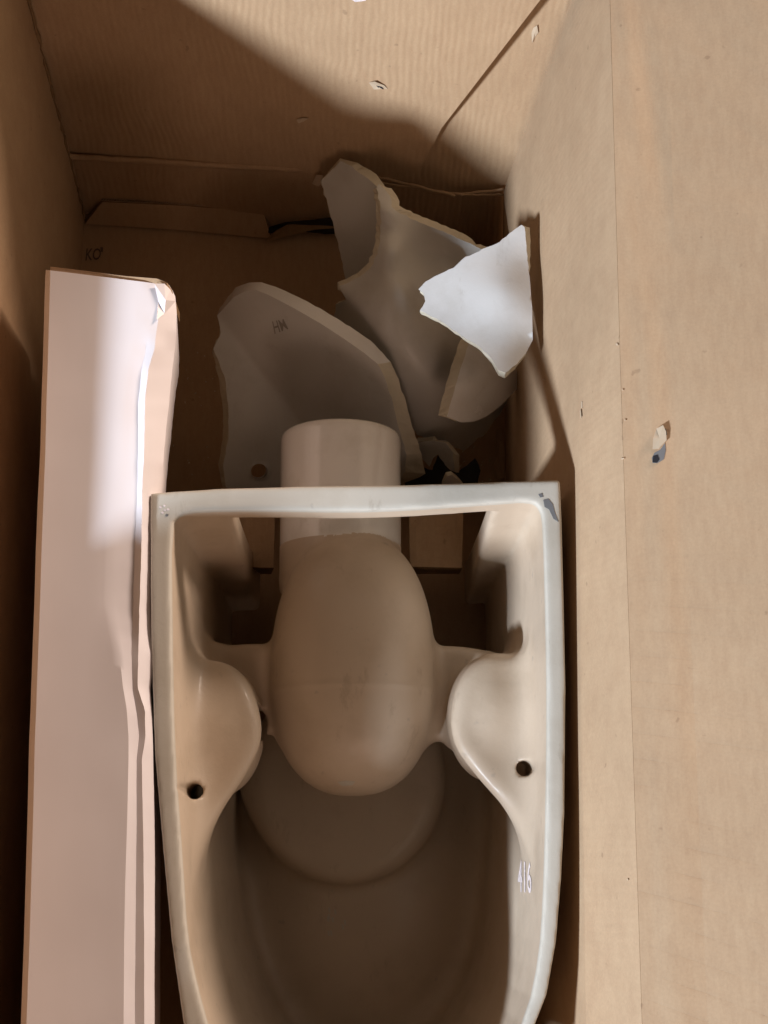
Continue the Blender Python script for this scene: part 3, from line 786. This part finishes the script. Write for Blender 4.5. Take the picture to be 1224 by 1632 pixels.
# big left piece: inside of a shell, smooth rim along the top, bolt hole at the lower left
pl = tri_plane((345, 500, .150), (475, 670, .085), (365, 775, .070)); pr_ = tri_plane((345, 500, .150), (475, 670, .085), (620, 575, .225))
rimc = rbf([(345, 500, 0), (400, 452, .0), (470, 475, 0), (540, 520, 0), (620, 578, 0), (560, 700, 0), (400, 700, 0)])
def fA(x, y):
    a, b = pl(x, y), pr_(x, y); kk = .003; h = max(kk-abs(a-b), 0)/kk; return max(a, b)+h*h*kk*.25
A_out = [(346, 503, 4, -12, 1), (356, 492, 4, -14, 1), (372, 474, 4, -16, 1), (390, 464, 6, -14, 1), (408, 462, 8, -12, 1), (430, 471, 10, -14, 1), (470, 492, 12, -16, 1), (510, 515, 13, -16, 1), (550, 541, 15, -16, 1), (580, 562, 17, -14, 1), (602, 580, 20, -3, 0),
         (612, 600, 20, -2), (626, 640, 20, -2), (638, 690, 22, -2), (648, 725, 24, -2), (646, 752, 32, 3), (600, 790, 0, 0), (380, 795, 0, 0), (360, 775, -6, 0), (356, 740, -8, 0), (364, 700, -9, 0), (364, 650, -9, 0), (358, 600, -10, 0), (340, 556, -2, 4), (352, 530, 0, 0)]
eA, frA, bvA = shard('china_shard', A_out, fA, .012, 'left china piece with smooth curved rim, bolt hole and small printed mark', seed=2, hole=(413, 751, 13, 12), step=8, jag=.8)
stamp('printed_mark', 'HM', [(438, 532), (460, 524), (452, 508), (434, 512)], bvA, M['faint'], frA)
# bright white piece lying on top against the right side
fC = rbf([(668, 462, .268), (672, 495, .270), (750, 405, .282), (832, 358, .290), (806, 594, .312), (760, 480, .290), (800, 460, .298), (836, 500, .297), (846, 420, .285), (849, 545, .292), (735, 535, .285)])
C_out = [(667, 461), (678, 449), (700, 437), (722, 427), (742, 409), (748, 408), (770, 396), (796, 386), (812, 372), (831, 358), (836, 362, 8, 0), (839, 400, 6, 0), (844, 440, 0, 0, 1), (848, 490, 0, 0, 1), (849, 542, 0, 0, 1), (838, 563), (824, 580), (806, 594), (794, 590), (782, 570), (764, 552), (735, 535), (703, 512), (669, 495), (678, 480), (675, 468)]
shard('china_shard', C_out, fC, .009, 'bright white glazed shard lying uppermost against the right side of the box', mat='glaze_frag', seed=3, jag=.9, step=8)
fD = rbf([(735, 540, .215), (700, 660, .215), (735, 675, .19), (770, 668, .17), (825, 615, .15), (760, 600, .215), (800, 560, .19), (820, 580, .16)])
D_out = [(748, 545, -14, -4), (730, 600, -15, -2), (712, 664, -14, -2, 0), (735, 673, 0, 0, 1), (755, 672, 0, 0, 1), (775, 664, 0, 0, 1), (800, 645, 0, 0, 1), (824, 620, 0, 0, 1), (824, 590, 0, 0, 1), (800, 560), (770, 530)]
shard('china_shard', D_out, fD, .010, 'small glazed piece with a straight broken side, half under the bright white shard', mat='glaze_frag', seed=4, jag=.5, step=8)
fE = tri_plane((680, 710, .10), (735, 728, .10), (700, 770, .06))
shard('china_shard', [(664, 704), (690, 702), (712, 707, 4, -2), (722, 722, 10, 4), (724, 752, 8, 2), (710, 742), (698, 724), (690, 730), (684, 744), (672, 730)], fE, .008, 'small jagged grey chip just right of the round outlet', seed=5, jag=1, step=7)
fG = tri_plane((700, 770, .12), (735, 765, .12), (715, 790, .10))
shard('china_shard', [(706, 772), (712, 759), (720, 757), (729, 764), (738, 774), (730, 790), (708, 790)], fG, .006, 'tiny white chip peeping over the far edge of the toilet foot', mat='glaze_frag', seed=6, jag=.5, step=6)
fH = tri_plane((650, 750, .05), (760, 740, .05), (700, 800, .03))
e, fr, bv = shard('plastic_scrap', [(640, 748), (668, 744), (690, 750), (700, 722), (716, 734), (734, 752), (756, 732), (766, 750), (758, 785), (650, 790)], fH, .003, 'crumpled black plastic scrap among the small chips behind the foot', 'plastic scrap', mat='blackplastic', rawmat='blackplastic', seed=8, group=None)
# china crumbs lying among the broken pieces
V, Fc = [], []
for i in range(60):
    px, py = (random.gauss(735, 22), random.gauss(745, 18)) if i < 34 else (random.uniform(270, 345), random.uniform(560, 765))
    c = P(px, py, .0025); q = random.uniform(.0008, .0032) if i < 34 else random.uniform(.0006, .0016); b = len(V)
    for k_ in range(4): V.append(c + Vector((random.uniform(-q, q), random.uniform(-q, q), random.uniform(-.002, q))))
    Fc += [(b, b+1, b+2), (b, b+3, b+1), (b+1, b+3, b+2), (b, b+2, b+3)]
crm_ = link('china_crumbs', V, Fc, M['raw'], None, label='tiny pale crumbs of broken china scattered over the box bottom', cat='china crumbs', kind='stuff')
# torn liner hanging on the right side by the floor
BV2 = BV[:]
decal('torn_paper', [(788, 690), (798, 684), (803, 720), (802, 762), (792, 770), (786, 745), (792, 725)], M['kraft'], lift=.004, curl=[.006, .004, .003, .002, .006, .008, .003])
